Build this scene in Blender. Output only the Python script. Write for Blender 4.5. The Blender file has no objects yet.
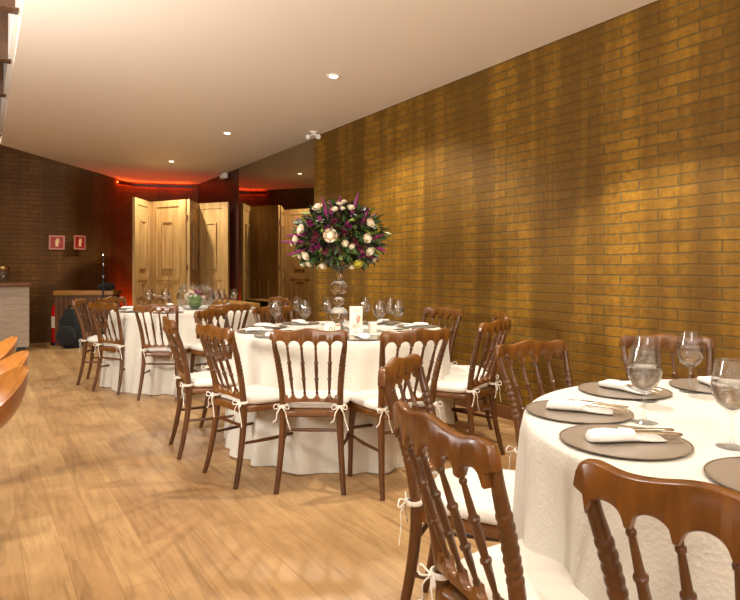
import bpy, bmesh, math, random
from mathutils import Vector, Matrix
random.seed(7)
PI = math.pi
SC = bpy.context.scene
COL = SC.collection
D = (-0.542, 0.840); N = (0.840, 0.542)          # wall direction and its normal in plan
WANG = math.atan2(D[1], D[0])
def P(s, n, z=0.0): return Vector((D[0]*s + N[0]*n, D[1]*s + N[1]*n, z))
def lin(c):
    return tuple(((v/255)/12.92 if v/255 <= 0.04045 else ((v/255+0.055)/1.055)**2.4) for v in c) + (1,)

# ------------------------------------------------------------------ materials
def mat(name, rgb=(128,128,128), rough=0.5, metal=0.0, **kw):
    m = bpy.data.materials.new(name); m.use_nodes = True
    b = m.node_tree.nodes['Principled BSDF']
    b.inputs['Base Color'].default_value = lin(rgb)
    b.inputs['Roughness'].default_value = rough
    b.inputs['Metallic'].default_value = metal
    for k, v in kw.items(): b.inputs[k.replace('_', ' ')].default_value = v
    return m
def nd(m, t, **kw):
    n = m.node_tree.nodes.new(t)
    for k, v in kw.items(): setattr(n, k, v)
    return n
def lk(m, a, b): m.node_tree.links.new(a, b)
def bs(m): return m.node_tree.nodes['Principled BSDF']
def ramp(m, stops):
    r = nd(m, 'ShaderNodeValToRGB')
    e = r.color_ramp.elements
    while len(e) < len(stops): e.new(0.5)
    for i, (p, c) in enumerate(stops):
        e[i].position = p; e[i].color = lin(c) if max(c) > 3 else tuple(c)+(1,)
    return r
def coords(m, scale=(1,1,1), rot=(0,0,0), loc=(0,0,0), kind='Object'):
    tc = nd(m, 'ShaderNodeTexCoord'); mp = nd(m, 'ShaderNodeMapping')
    mp.inputs['Scale'].default_value = scale; mp.inputs['Rotation'].default_value = rot; mp.inputs['Location'].default_value = loc
    lk(m, tc.outputs[kind], mp.inputs['Vector']); return mp.outputs['Vector']
def noise(m, vec, scale, detail=4, rough=0.55, dist=0.0):
    n = nd(m, 'ShaderNodeTexNoise')
    n.inputs['Scale'].default_value = scale; n.inputs['Detail'].default_value = detail
    n.inputs['Roughness'].default_value = rough; n.inputs['Distortion'].default_value = dist
    if vec is not None: lk(m, vec, n.inputs['Vector'])
    return n
def mix(m, a, b, f, mode='MIX'):
    x = nd(m, 'ShaderNodeMix', data_type='RGBA', blend_type=mode)
    for sock, v in ((x.inputs[6], a), (x.inputs[7], b), (x.inputs[0], f)):
        if hasattr(v, 'is_linked'): lk(m, v, sock)
        elif isinstance(v, tuple): sock.default_value = lin(v) if max(v) > 1.01 else tuple(v)+(1,)
        else: sock.default_value = v
    return x.outputs[2]
def bump(m, h, strength=0.3, dist=0.01):
    b = nd(m, 'ShaderNodeBump'); b.inputs['Strength'].default_value = strength; b.inputs['Distance'].default_value = dist
    lk(m, h, b.inputs['Height']); lk(m, b.outputs['Normal'], bs(m).inputs['Normal'])

def wood(name, c1, c2, rough=0.3, scale=(1,1,1), ns=12, coat=0.0):
    m = mat(name, c1, rough)
    n = noise(m, coords(m, scale), ns, 5, 0.6, 0.4)
    r = ramp(m, [(0.3, c1), (0.7, c2)]); lk(m, n.outputs['Fac'], r.inputs['Fac'])
    lk(m, r.outputs['Color'], bs(m).inputs['Base Color'])
    bs(m).inputs['Coat Weight'].default_value = coat*.5; bs(m).inputs['Coat Roughness'].default_value = 0.15
    return m
M = {}
M['chair'] = wood('chair_walnut', (88,51,16), (124,76,26), 0.28, (2,2,0.7), 9, 0.35)
M['chair_dark'] = wood('chair_walnut_turned', (72,42,15), (102,61,24), 0.32, (2,2,0.5), 9, 0.3)
M['honey'] = wood('honey_wood', (136,82,32), (176,114,50), 0.28, (2,2,2), 5, 0.4)
M['screen'] = wood('screen_wood', (150,112,62), (196,158,98), 0.5, (9,9,0.6), 2.4)
M['bench'] = wood('bench_wood', (150,104,44), (186,134,66), 0.45, (1,8,8), 3)
M['beam'] = wood('dark_beam_wood', (70,46,28), (104,70,44), 0.5, (1,6,6), 3)
M['panel'] = wood('dark_panel', (46,26,18), (60,34,22), 0.45, (4,4,0.4), 3)
M['darkwood'] = wood('counter_wood', (90,52,28), (120,76,42), 0.4, (1,6,6), 3)

def fabric(name, rgb, ns=260, st=0.25, rough=0.85, damask=False):
    m = mat(name, rgb, rough)
    v = coords(m)
    n = noise(m, v, ns, 2)
    h = n.outputs['Fac']
    if damask:
        vo = nd(m, 'ShaderNodeTexVoronoi'); vo.inputs['Scale'].default_value = 95; lk(m, v, vo.inputs['Vector'])
        ad = nd(m, 'ShaderNodeMath', operation='ADD'); lk(m, h, ad.inputs[0]); lk(m, vo.outputs['Distance'], ad.inputs[1]); h = ad.outputs[0]
    bump(m, h, st, 0.003)
    bs(m).inputs['Sheen Weight'].default_value = 0.1
    return m
M['cloth'] = fabric('ivory_tablecloth', (214,207,192), 160, 0.4, 0.75, True)
M['cushion'] = fabric('white_cushion', (226,220,208), 300, 0.2)
M['napkin'] = fabric('white_napkin', (230,224,214), 350, 0.2)
M['tie'] = fabric('white_ribbon', (238,230,214), 300, 0.1)
M['charger'] = mat('taupe_charger', (142,130,116), 0.2)
M['charger_rim'] = mat('charger_rim', (104,90,74), 0.3)
M['silver'] = mat('silver', (205,190,165), 0.18, 1.0)
def glassy(name, ior, clear, boost=1.0, tint=1.0):
    # refracting glass mixed with clear pass-through and fresnel reflection
    m = bpy.data.materials.new(name); m.use_nodes = True; nt = m.node_tree; nt.nodes.remove(nt.nodes['Principled BSDF'])
    out = nt.nodes['Material Output']; tr = nd(m,'ShaderNodeBsdfTransparent'); rf = nd(m,'ShaderNodeBsdfRefraction'); gl = nd(m,'ShaderNodeBsdfGlossy'); fr = nd(m,'ShaderNodeLayerWeight'); fr.inputs[0].default_value = .5; pw = nd(m,'ShaderNodeMath', operation='POWER'); pw.inputs[1].default_value = 4.5; lk(m, fr.outputs['Facing'], pw.inputs[0])
    tr.inputs[0].default_value = (tint,tint,tint,1); rf.inputs['IOR'].default_value = ior; rf.inputs['Roughness'].default_value = 0; gl.inputs['Roughness'].default_value = 0.03
    a = nd(m,'ShaderNodeMixShader'); a.inputs[0].default_value = clear; lk(m, rf.outputs[0], a.inputs[1]); lk(m, tr.outputs[0], a.inputs[2])
    mu = nd(m,'ShaderNodeMath', operation='MULTIPLY_ADD', use_clamp=True); mu.inputs[1].default_value = .45*boost; mu.inputs[2].default_value = .04; lk(m, pw.outputs[0], mu.inputs[0])
    b = nd(m,'ShaderNodeMixShader'); lk(m, mu.outputs[0], b.inputs[0]); lk(m, a.outputs[0], b.inputs[1]); lk(m, gl.outputs[0], b.inputs[2]); lk(m, b.outputs[0], out.inputs[0])
    return m
M['glass'] = glassy('clear_glass', 1.45, .9, 1.9, .985)
M['crystal'] = glassy('lead_crystal', 1.5, 0.35, 1.6)
M['water'] = glassy('water', 1.33, 0.25, 1.9)
M['white'] = mat('white_paint', (228,224,216), 0.5)
M['black'] = mat('black_plastic', (18,17,18), 0.45)
M['blackfab'] = fabric('black_fabric', (22,22,24), 200, 0.4)
M['red'] = mat('red_enamel', (190,18,14), 0.3)
M['signred'] = mat('sign_red', (150,24,16), 0.5)
M['signborder'] = mat('sign_border', (184,120,98), 0.5)
M['signwhite'] = mat('sign_white', (224,186,130), 0.5)
M['paper'] = mat('card_paper', (236,222,196), 0.7)
M['ink'] = mat('ink', (70,55,48), 0.7)
M['inkred'] = mat('ink_red', (205,90,60), 0.7)
M['chrome'] = mat('chrome', (210,205,200), 0.15, 1.0)
M['gold'] = mat('gold_rim', (214,176,104), 0.25, 1.0)
M['rose'] = mat('rose_petal', (238,218,190), 0.6, 0, Subsurface_Weight=0.15)
M['roseyellow'] = mat('rose_yellow', (196,182,60), 0.6)
M['pink'] = mat('magenta_bloom', (124,20,84), 0.6)
M['plum'] = mat('plum_bloom', (110,30,52), 0.6)
M['leaf'] = wood('leaf_green', (28,50,16), (70,98,34), 0.65, (6,6,6), 3)
M['leaflight'] = wood('leaf_lime', (120,140,50), (160,172,80), 0.5, (6,6,6), 3)
M['leafdark'] = wood('leaf_dark', (34,26,20), (66,40,36), 0.55, (6,6,6), 3)
M['moss'] = wood('moss', (60,82,30), (104,124,56), 0.9, (20,20,20), 4)
M['wax'] = mat('white_wax', (244,238,224), 0.4, 0, Subsurface_Weight=0.2)

def emit(name, rgb, s):
    m = mat(name, rgb, 0.5); bs(m).inputs['Emission Color'].default_value = lin(rgb); bs(m).inputs['Emission Strength'].default_value = s
    return m
M['lamp'] = emit('lamp_glow', (255,236,205), 14)
M['redlamp'] = emit('red_lamp_glow', (255,72,20), 40)

# mirror
M['mirror'] = mat('mirror', (168,158,142), 0.01, 1.0)
# ceiling
m = mat('ceiling_paint', (238,226,212), 0.55); M['ceiling'] = m
n = noise(m, coords(m), 3.0, 3); bump(m, n.outputs['Fac'], 0.05, 0.01)
m = mat('upper_ceiling', (120,88,60), 0.7); M['upper'] = m

# brick: object coords, local x along the wall, z up
def brick(name, b1, b2, mortar, stain, streaks, bstr=0.7):
    m = mat(name, b1, 0.6, Specular_IOR_Level=0.18)
    tc = nd(m, 'ShaderNodeTexCoord'); sep = nd(m, 'ShaderNodeSeparateXYZ'); cmb = nd(m, 'ShaderNodeCombineXYZ')
    lk(m, tc.outputs['Object'], sep.inputs[0]); lk(m, sep.outputs[0], cmb.inputs[0]); lk(m, sep.outputs[2], cmb.inputs[1])
    wn = noise(m, cmb.outputs[0], 5, 3)
    sc = nd(m, 'ShaderNodeVectorMath', operation='MULTIPLY_ADD')
    sc.inputs[1].default_value = (0.018, 0.018, 0); lk(m, wn.outputs['Color'], sc.inputs[0]); lk(m, cmb.outputs[0], sc.inputs[2])
    bt = nd(m, 'ShaderNodeTexBrick'); bt.offset = 0.5
    bt.inputs['Scale'].default_value = 1; bt.inputs['Brick Width'].default_value = 0.262; bt.inputs['Row Height'].default_value = 0.069
    bt.inputs['Mortar Size'].default_value = 0.0065; bt.inputs['Mortar Smooth'].default_value = 0.35; bt.inputs['Bias'].default_value = 0.0
    bt.inputs['Color1'].default_value = lin(b1); bt.inputs['Color2'].default_value = lin(b2); bt.inputs['Mortar'].default_value = lin(mortar)
    lk(m, sc.outputs[0], bt.inputs['Vector'])
    bn = noise(m, sc.outputs[0], 22, 5, 0.7)
    br = ramp(m, [(0.3, (0.62,0.62,0.62)), (0.7, (1.15,1.15,1.15))]); lk(m, bn.outputs['Fac'], br.inputs['Fac'])
    c = mix(m, bt.outputs['Color'], br.outputs['Color'], 1.0, 'MULTIPLY')
    # vertical run-down stains of dark varnish
    mp = nd(m, 'ShaderNodeMapping'); mp.inputs['Scale'].default_value = (3.4, 0.22, 1); lk(m, cmb.outputs[0], mp.inputs['Vector'])
    sn = noise(m, mp.outputs['Vector'], 1.0, 6, 0.6, 0.2)
    sr = ramp(m, [(0.42, (1,1,1)), (0.62, (0,0,0))]); lk(m, sn.outputs['Fac'], sr.inputs['Fac'])
    mu = nd(m, 'ShaderNodeMath', operation='MULTIPLY'); mu.inputs[1].default_value = streaks; lk(m, sr.outputs['Color'], mu.inputs[0])
    c = mix(m, c, stain, mu.outputs[0])
    lk(m, c, bs(m).inputs['Base Color'])
    inv = nd(m, 'ShaderNodeMath', operation='SUBTRACT'); inv.inputs[0].default_value = 1; lk(m, bt.outputs['Fac'], inv.inputs[1])
    a2 = nd(m, 'ShaderNodeMath', operation='MULTIPLY_ADD'); a2.inputs[1].default_value = 0.5
    lk(m, bn.outputs['Fac'], a2.inputs[0]); lk(m, inv.outputs[0], a2.inputs[2])
    bump(m, a2.outputs[0], bstr, 0.012)
    return m
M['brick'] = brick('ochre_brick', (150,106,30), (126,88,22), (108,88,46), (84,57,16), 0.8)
M['brickshade'] = brick('shaded_brick', (112,72,26), (98,62,22), (88,60,26), (78,50,20), 0.7, 0.6)  # the ochre brick again, its colours darkened for the poorly lit back wall

# floor planks
m = mat('oak_planks', (200,150,90), 0.42); M['floor'] = m
v = coords(m, (1,1,1), (0,0,-WANG))
bt = nd(m, 'ShaderNodeTexBrick'); bt.offset = 0.37
bt.inputs['Scale'].default_value = 1; bt.inputs['Brick Width'].default_value = 0.92; bt.inputs['Row Height'].default_value = 0.15
bt.inputs['Mortar Size'].default_value = 0.0011; bt.inputs['Mortar Smooth'].default_value = 0.2
bt.inputs['Color1'].default_value = lin((192,154,104)); bt.inputs['Color2'].default_value = lin((172,132,86)); bt.inputs['Mortar'].default_value = lin((150,108,64))
lk(m, v, bt.inputs['Vector'])
mp = nd(m, 'ShaderNodeMapping'); mp.inputs['Scale'].default_value = (1.3, 14, 1); lk(m, v, mp.inputs['Vector'])
g = noise(m, mp.outputs['Vector'], 1.5, 8, 0.65, 1.2)
gr = ramp(m, [(0.3, (0.62,0.58,0.52)), (0.5, (0.95,0.95,0.95)), (0.7, (1.1,1.1,1.08))]); lk(m, g.outputs['Fac'], gr.inputs['Fac'])
c = mix(m, bt.outputs['Color'], gr.outputs['Color'], 1.0, 'MULTIPLY')
p = noise(m, v, 1.9, 4, 0.6, 0.6)
pr = ramp(m, [(0.35, (0.8,0.77,0.72)), (0.6, (1.04,1.04,1.04))]); lk(m, p.outputs['Fac'], pr.inputs['Fac'])
c = mix(m, c, pr.outputs['Color'], 1.0, 'MULTIPLY'); lk(m, c, bs(m).inputs['Base Color'])
bump(m, g.outputs['Fac'], 0.12, 0.004)
# counter stone
m = mat('counter_laminate', (166,146,122), 0.5); M['counter'] = m
n = noise(m, coords(m, (1,1,14)), 6, 4); r = ramp(m, [(0.3, (148,128,106)), (0.7, (178,158,134))]); lk(m, n.outputs['Fac'], r.inputs['Fac']); lk(m, r.outputs['Color'], bs(m).inputs['Base Color'])

# ------------------------------------------------------------------ mesh helper
class MB:
    def __init__(s): s.v = []; s.f = []
    def add(s, vs, fs, mtx=None):
        o = len(s.v)
        s.v += [tuple(mtx @ Vector(p)) if mtx else tuple(p) for p in vs]
        s.f += [tuple(i+o for i in f) for f in fs]; return s
    def box(s, x0, x1, y0, y1, z0, z1, mtx=None, bev=0.0):
        if bev <= 0:
            vs = [(x,y,z) for z in (z0,z1) for y in (y0,y1) for x in (x0,x1)]
            return s.add(vs, [(0,2,3,1),(4,5,7,6),(0,1,5,4),(2,6,7,3),(0,4,6,2),(1,3,7,5)], mtx)
        bm = bmesh.new(); r = bmesh.ops.create_cube(bm, size=1)
        for q in bm.verts: q.co = Vector(((x0+x1)/2+q.co.x*(x1-x0), (y0+y1)/2+q.co.y*(y1-y0), (z0+z1)/2+q.co.z*(z1-z0)))
        bmesh.ops.bevel(bm, geom=bm.edges[:], offset=bev, segments=2, profile=0.5, affect='EDGES')
        bm.verts.index_update()
        s.add([q.co[:] for q in bm.verts], [tuple(q.index for q in f.verts) for f in bm.faces], mtx); bm.free(); return s
    def lathe(s, prof, seg=24, mtx=None, cap=True):
        vs = []; fs = []; k = len(prof)
        for i in range(seg):
            a = 2*PI*i/seg
            for r, z in prof: vs.append((r*math.cos(a), r*math.sin(a), z))
        for i in range(seg):
            j = (i+1) % seg
            for q in range(k-1): fs.append((i*k+q, j*k+q, j*k+q+1, i*k+q+1))
        if cap:
            if prof[0][0] > 1e-6: fs.append(tuple(i*k for i in reversed(range(seg))))
            if prof[-1][0] > 1e-6: fs.append(tuple(i*k+k-1 for i in range(seg)))
        return s.add(vs, fs, mtx)
    def tube(s, pts, rad, seg=8, mtx=None, flat=1.0):
        pts = [Vector(p) for p in pts]; n = len(pts)
        if not hasattr(rad, '__len__'): rad = [rad]*n
        vs = []; fs = []; up = None
        for i, p in enumerate(pts):
            t = (pts[min(i+1, n-1)] - pts[max(i-1, 0)]).normalized()
            if up is None:
                up = Vector((1,0,0)) if abs(t.x) < 0.8 else Vector((0,1,0))
            up = (up - t*up.dot(t)).normalized(); w = t.cross(up)
            for k in range(seg):
                a = 2*PI*k/seg
                vs.append(p + up*math.cos(a)*rad[i] + w*math.sin(a)*rad[i]*flat)
        for i in range(n-1):
            for k in range(seg):
                l = (k+1) % seg; fs.append((i*seg+k, i*seg+l, (i+1)*seg+l, (i+1)*seg+k))
        fs.append(tuple(reversed(range(seg)))); fs.append(tuple((n-1)*seg+k for k in range(seg)))
        return s.add(vs, fs, mtx)
    def prism(s, pts, z0, z1, mtx=None):
        n = len(pts)
        vs = [(x,y,z0) for x,y in pts] + [(x,y,z1) for x,y in pts]
        fs = [tuple(reversed(range(n))), tuple(range(n, 2*n))] + [(i,(i+1)%n,n+(i+1)%n,n+i) for i in range(n)]
        return s.add(vs, fs, mtx)
    def rings(s, rings, mtx=None):
        k = len(rings[0]); vs = [p for r in rings for p in r]; fs = []
        for i in range(len(rings)-1):
            for a in range(k):
                b = (a+1) % k; fs.append((i*k+a, i*k+b, (i+1)*k+b, (i+1)*k+a))
        fs.append(tuple(reversed(range(k)))); fs.append(tuple((len(rings)-1)*k+a for a in range(k)))
        return s.add(vs, fs, mtx)
    def build(s, name, m, parent=None, smooth=True, loc=(0,0,0), rotz=0.0, ang=40):
        me = bpy.data.meshes.new(name); me.from_pydata(s.v, [], s.f)
        bm = bmesh.new(); bm.from_mesh(me); bmesh.ops.recalc_face_normals(bm, faces=bm.faces[:]); bm.to_mesh(me); bm.free()
        me.materials.append(m)
        if smooth:
            me.polygons.foreach_set('use_smooth', [True]*len(me.polygons)); me.set_sharp_from_angle(angle=math.radians(ang))
        o = bpy.data.objects.new(name, me); COL.objects.link(o)
        o.location = loc; o.rotation_euler = (0,0,rotz)
        if parent: o.parent = parent
        return o
def tag(o, label, cat, group=None, kind=None):
    o['label'] = label; o['category'] = cat
    if group: o['group'] = group
    if kind: o['kind'] = kind
    return o
def thing(name, loc, rotz, label, cat, group=None):
    o = bpy.data.objects.new(name, None); COL.objects.link(o); o.empty_display_size = 0.1
    o.location = loc; o.rotation_euler = (0,0,rotz); return tag(o, label, cat, group)
def struct(name, mb, m, smooth=False, **kw):
    o = mb.build(name, m, None, smooth, **kw); o['kind'] = 'structure'; return o
def copy_tree(o, loc, rotz, label):
    c = o.copy(); COL.objects.link(c); c.location = loc; c.rotation_euler = (0,0,rotz); c['label'] = label
    for ch in list(o.children):
        d = ch.copy(); COL.objects.link(d); d.parent = c
        for g in list(ch.children):
            e = g.copy(); COL.objects.link(e); e.parent = d
    return c
def catmull(pts, k=5):
    out = []
    n = len(pts)
    for i in range(n-1):
        p0, p1, p2, p3 = pts[max(i-1,0)], pts[i], pts[i+1], pts[min(i+2,n-1)]
        for j in range(k):
            t = j/k
            out.append(tuple(0.5*((2*b)+(c-a)*t+(2*a-5*b+4*c-d)*t*t+(-a+3*b-3*c+d)*t**3) for a,b,c,d in zip(p0,p1,p2,p3)))
    out.append(tuple(pts[-1])); return out
T = Matrix.Translation
def RZ(a): return Matrix.Rotation(a, 4, 'Z')

# ------------------------------------------------------------------ room shell
HC = 2.9
fl = MB(); fl.prism([(-11,-4.5),(8,-4.5),(8,13),(-11,13)], -0.06, 0.0); struct('floor', fl, M['floor'])
# wall along the right, local x = s, local y = inwards
def along(mb, name, m, **kw):                  # objects whose local frame is (s, n)
    o = mb.build(name, m, None, False, rotz=0); o.matrix_world = Matrix(((D[0],N[0],0,0),(D[1],N[1],0,0),(0,0,1,0),(0,0,0,1))); o['kind'] = 'structure'; return o
# (s,n,z) is left-handed, so flip n: local y = -n
def alongr(mb, name, m):
    o = mb.build(name, m, None, False)
    o.matrix_world = Matrix(((D[0],-N[0],0,0),(D[1],-N[1],0,0),(0,0,1,0),(0,0,0,1))); o['kind'] = 'structure'; return o
S_MIR0, S_MIR1, S_END = 6.88, 9.64, 12.6
b = MB(); b.box(-3.5, S_MIR0, -3.80, -3.59, 0, HC); alongr(b, 'wall_right', M['brick'])
b = MB(); b.box(S_MIR0, S_END, -3.80, -3.64, 0, HC); alongr(b, 'wall_right_back', M['panel'])
b = MB(); b.box(-3.5, S_MIR0, -3.588, -3.565, 0, 0.10); alongr(b, 'baseboard_right', M['darkwood'])
b = MB(); b.box(S_MIR0+0.005, S_MIR1, -3.64, -3.625, 0.0, HC-0.002)
o = b.build('wall_mirror', M['mirror'], None, False); o.matrix_world = Matrix(((D[0],-N[0],0,0),(D[1],-N[1],0,0),(0,0,1,0),(0,0,0,1)))
tag(o, 'tall floor-to-ceiling mirror panel between the ochre brick wall and the dark panel', 'mirror')
# ceiling slab
cp = [P(-4.2,0.24), P(-4.2,3.80), P(12.6,3.80)]
cp = [(v.x, v.y) for v in cp] + [(-3.46,12.2), (-4.44,11.74), (-4.715,11.6), (-4.75,10.64), (-4.88,9.52), (-5.01,8.2)]
b = MB(); b.prism(cp, HC, HC+0.06); struct('ceiling', b, M['ceiling'])
# white fascia rising from the slab's left edge
b = MB(); b.box(-4.2, 9.2, -0.24, -0.20, HC+0.06, 3.55); alongr(b, 'trim_1', M['white'])
# upper ceiling over the stair void and over the counter bay
b = MB(); b.prism([(-11,-4.5),(1.5,-4.5),tuple(P(-1.0,0.2).xy),tuple(P(11.8,0.2).xy),(-3.4,12.6),(-11,12.6)], 3.55, 3.60); struct('ceiling_upper', b, M['upper'])
# back wall, gently curved
wp = [(-11,9.3),(-7,9.5),(-5.25,10.05),(-4.93,10.45),(-4.76,10.95),(-4.70,11.4),(-4.60,11.64),(-4.40,11.76),(-3.9,11.9),(-3.2,12.0),(-2.6,12.05)]
wp = catmull(wp, 6)
segl = [0]
for i in range(1, len(wp)): segl.append(segl[-1]+math.dist(wp[i-1], wp[i]))
# mesh with object-space brick pattern needs x = arc length: give it its own shader using a UV map
def ribbon(name, pts, lens, z0, z1, m):
    me = bpy.data.meshes.new(name); n = len(pts)
    vs = [(x,y,z0) for x,y in pts]+[(x,y,z1) for x,y in pts]+[(x-0.0,y+0.2,z0) for x,y in pts]+[(x,y+0.2,z1) for x,y in pts]
    fs = [(i,i+1,n+i+1,n+i) for i in range(n-1)]+[(2*n+i+1,2*n+i,3*n+i,3*n+i+1) for i in range(n-1)]+[(n+i,n+i+1,3*n+i+1,3*n+i) for i in range(n-1)]
    me.from_pydata(vs, [], fs); uv = me.uv_layers.new(name='UVMap')
    for p in me.polygons:
        for li in p.loop_indices:
            vi = me.loops[li].vertex_index; uv.data[li].uv = (lens[vi % n], vs[vi][2])
    me.materials.append(m); me.polygons.foreach_set('use_smooth', [True]*len(me.polygons)); me.set_sharp_from_angle(angle=0.7)
    o = bpy.data.objects.new(name, me); COL.objects.link(o); o['kind'] = 'structure'; return o
bk = M['brickshade']
for n_ in bk.node_tree.nodes:                   # swap object coords for the arc-length UV
    if n_.type == 'TEX_COORD': tcn = n_
    if n_.type == 'SEPXYZ': sp = n_
    if n_.type == 'COMBXYZ': cb = n_
bk.node_tree.links.new(tcn.outputs['UV'], sp.inputs[0]); bk.node_tree.links.new(sp.outputs[1], cb.inputs[1])
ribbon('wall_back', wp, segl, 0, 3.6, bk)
b = MB(); b.box(-11.0, -10.9, -4.5, 9.4, 0, 3.6); struct('wall_left', b, M['panel'])

# stair void beams at upper left: dark wooden joists running out to the left of the slab edge
for i, s in enumerate((3.50, 4.69, 5.87, 7.06)):
    b = MB(); b.box(s, s+0.12, -0.222, 2.6, HC+0.05, 3.548, None, 0.006)
    Y = None
    lab = ['dark wooden ceiling beam nearest the camera at the upper left, beside the white ceiling edge',
           'dark wooden ceiling beam second from the top left corner, lower in the photo',
           'dark wooden ceiling beam third from the top left corner, just inside the left frame edge',
           'dark wooden ceiling beam farthest back beside the white ceiling edge'][i]
    o = b.build('ceiling_beam', M['beam'], None, True); o.matrix_world = Matrix(((D[0],-N[0],0,0),(D[1],-N[1],0,0),(0,0,1,0),(0,0,0,1)))
    tag(o, lab, 'beam', 'wooden ceiling beams')

# ------------------------------------------------------------------ downlights
def downlight(x, y, z, label, energy=60, size=100, blend=0.5, vis=True, fill=0):
    t = thing('ceiling_downlight', (x,y,z), 0, label, 'ceiling light', 'recessed ceiling downlights')
    MB().lathe([(0.036,-0.001),(0.040,-0.010),(0.058,-0.008),(0.060,0.0)], 28, None, False).build('trim_ring', M['white'], t)
    MB().lathe([(0.0,-0.004),(0.037,-0.004)], 28, None, False).build('lens', M['lamp'], t)
    L = bpy.data.lights.new('downlight_beam', 'SPOT'); L.energy = energy; L.color = (1.0,0.94,0.83); L.spot_size = math.radians(size); L.spot_blend = blend; L.shadow_soft_size = 0.04
    lo = bpy.data.objects.new('downlight_beam', L); COL.objects.link(lo); lo.location = (x,y,z-0.03)
    return t
downlight(-0.32, 5.30, HC, 'recessed round downlight high on the ceiling, nearest of the three lit ones', 150, 135, 0.4)
downlight(-1.77, 7.50, HC, 'recessed downlight in the middle of the ceiling row, left of the camera fixture', 110, 125, 0.5)
downlight(-3.10, 9.44, HC, 'recessed downlight farthest back on the ceiling above the wooden folding screen', 150, 140, 0.5)
def spot(x, y, z, e, size, blend=0.6, col=(1.0,0.94,0.83), r=0.05, tgt=None):
    L = bpy.data.lights.new('lamp_or_fill', 'SPOT'); L.energy = e; L.color = col; L.spot_size = math.radians(size); L.spot_blend = blend; L.shadow_soft_size = r
    lo = bpy.data.objects.new('lamp_or_fill', L); COL.objects.link(lo); lo.location = (x,y,z)
    if tgt: lo.rotation_euler = (Vector(tgt)-Vector((x,y,z))).to_track_quat('-Z','Y').to_euler()
    return lo
# the rest of the same row, out of the frame
q = P(-0.4, 2.58); q2 = P(2.1, 2.58); q3 = P(-2.9, 2.58)
spot(q2.x, q2.y, 2.87, 200, 94, 0.25)
spot(q.x, q.y, 2.87, 40, 150, 0.6)
spot(q3.x, q3.y, 2.87, 70, 150, 0.6)
# lamps of the stair void and the aisle, left of the frame
for s_, n_, e_ in ((2.2,-0.55,110),(4.9,-0.9,110),(7.4,-0.9,100),(-0.6,-0.4,80)):
    q = P(s_, n_); spot(q.x, q.y, 3.5, e_, 150, 0.7, (1.0,0.95,0.87))
spot(-5.2, 8.2, 3.4, 90, 140, 0.7, (1.0,0.85,0.62))  # added warm fill brightening the counter bay, no known fixture
L = bpy.data.lights.new('void_fill', 'POINT'); L.energy = 70; L.color = (1.0,.98,.95); L.shadow_soft_size = .15  # added fill that whitens the fascia, not a known lamp
lo = bpy.data.objects.new('void_fill', L); COL.objects.link(lo); lo.location = P(5.2,-1.4,3.25)
# added broad fill standing in for room light behind the photographer
L = bpy.data.lights.new('room_fill', 'AREA'); L.energy = 60; L.color = (1.0,.96,.9); L.size = 1.6
lo = bpy.data.objects.new('room_fill', L); COL.objects.link(lo); lo.location = (0.2,-2.2,2.8); lo.rotation_euler = (math.radians(35),0,0)
# added soft fill, thrown up from behind the photographer to brighten the ceiling
L = bpy.data.lights.new('bounce_fill', 'AREA'); L.energy = 330; L.color = (1.0,0.96,0.90); L.size = 0.8
lo = bpy.data.objects.new('bounce_fill', L); COL.objects.link(lo); lo.location = (0.6,-1.6,1.9); lo.rotation_euler = (math.radians(165),0,0)
L = bpy.data.lights.new('bounce_fill', 'AREA'); L.energy = 110; L.color = (1.0,0.96,0.90); L.size = 0.6  # second added ceiling fill, unseen, from left of the frame
lo = bpy.data.objects.new('bounce_fill', L); COL.objects.link(lo); lo.location = P(3.2,-1.3,1.7)
lo.rotation_euler = (P(4.6,1.6,2.9)-P(3.2,-1.3,1.7)).to_track_quat('-Z','Y').to_euler()

# red uplights at the foot of the back wall
for (x, y, e, lab) in ((-4.42,11.50,85,'small red uplight on the floor where the back wall curves'), (-3.45,11.78,60,'small red uplight on the floor behind the folding screen')):
    t = thing('floor_uplight', (x,y,0), 0, lab, 'uplight', 'red uplights')
    MB().lathe([(0.07,0),(0.075,0.02),(0.075,0.12),(0.066,0.125),(0.066,0.115)], 20, None, False).build('housing', M['black'], t)
    MB().lathe([(0.0,0.115),(0.066,0.115)], 20, None, False).build('lens', M['red'], t)
    L = bpy.data.lights.new('uplight_beam', 'SPOT'); L.energy = e; L.color = (1.0,0.11,0.02); L.spot_size = math.radians(95); L.spot_blend = 0.8; L.shadow_soft_size = 0.05
    lo = bpy.data.objects.new('uplight_beam', L); COL.objects.link(lo); lo.location = (x,y,0.15)
    lo.rotation_euler = (Vector((x-0.15,y+0.22,1.7))-Vector((x,y,0.15))).to_track_quat('-Z','Y').to_euler()

t = thing('led_strip', (-4.60,11.57,2.84), 0, 'thin red light strip behind an added lip along the top of the curved back wall', 'light strip')
sp_ = catmull([(-.10,-.32,0),(0,0,0),(.19,.13,0),(.69,.25,0),(1.10,.325,0)], 6)
MB().tube(sp_, .007, 6).build('strip', M['redlamp'], t)
mb = MB(); vs = []; fs = []  # added lip that hides the strip and narrows its glow to a band
for i,(x_,y_,_) in enumerate(sp_):
    for (dx,dy,dz) in ((.04,-.055,-.035),(.045,-.062,-.035),(.045,-.062,.014),(.04,-.055,.014)): vs.append((x_+dx,y_+dy,dz))
    if i:
        for k in range(4): fs.append(((i-1)*4+k,(i-1)*4+(k+1)%4,i*4+(k+1)%4,i*4+k))
mb.add(vs, fs).build('added_lip', M['panel'], t, False)
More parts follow.
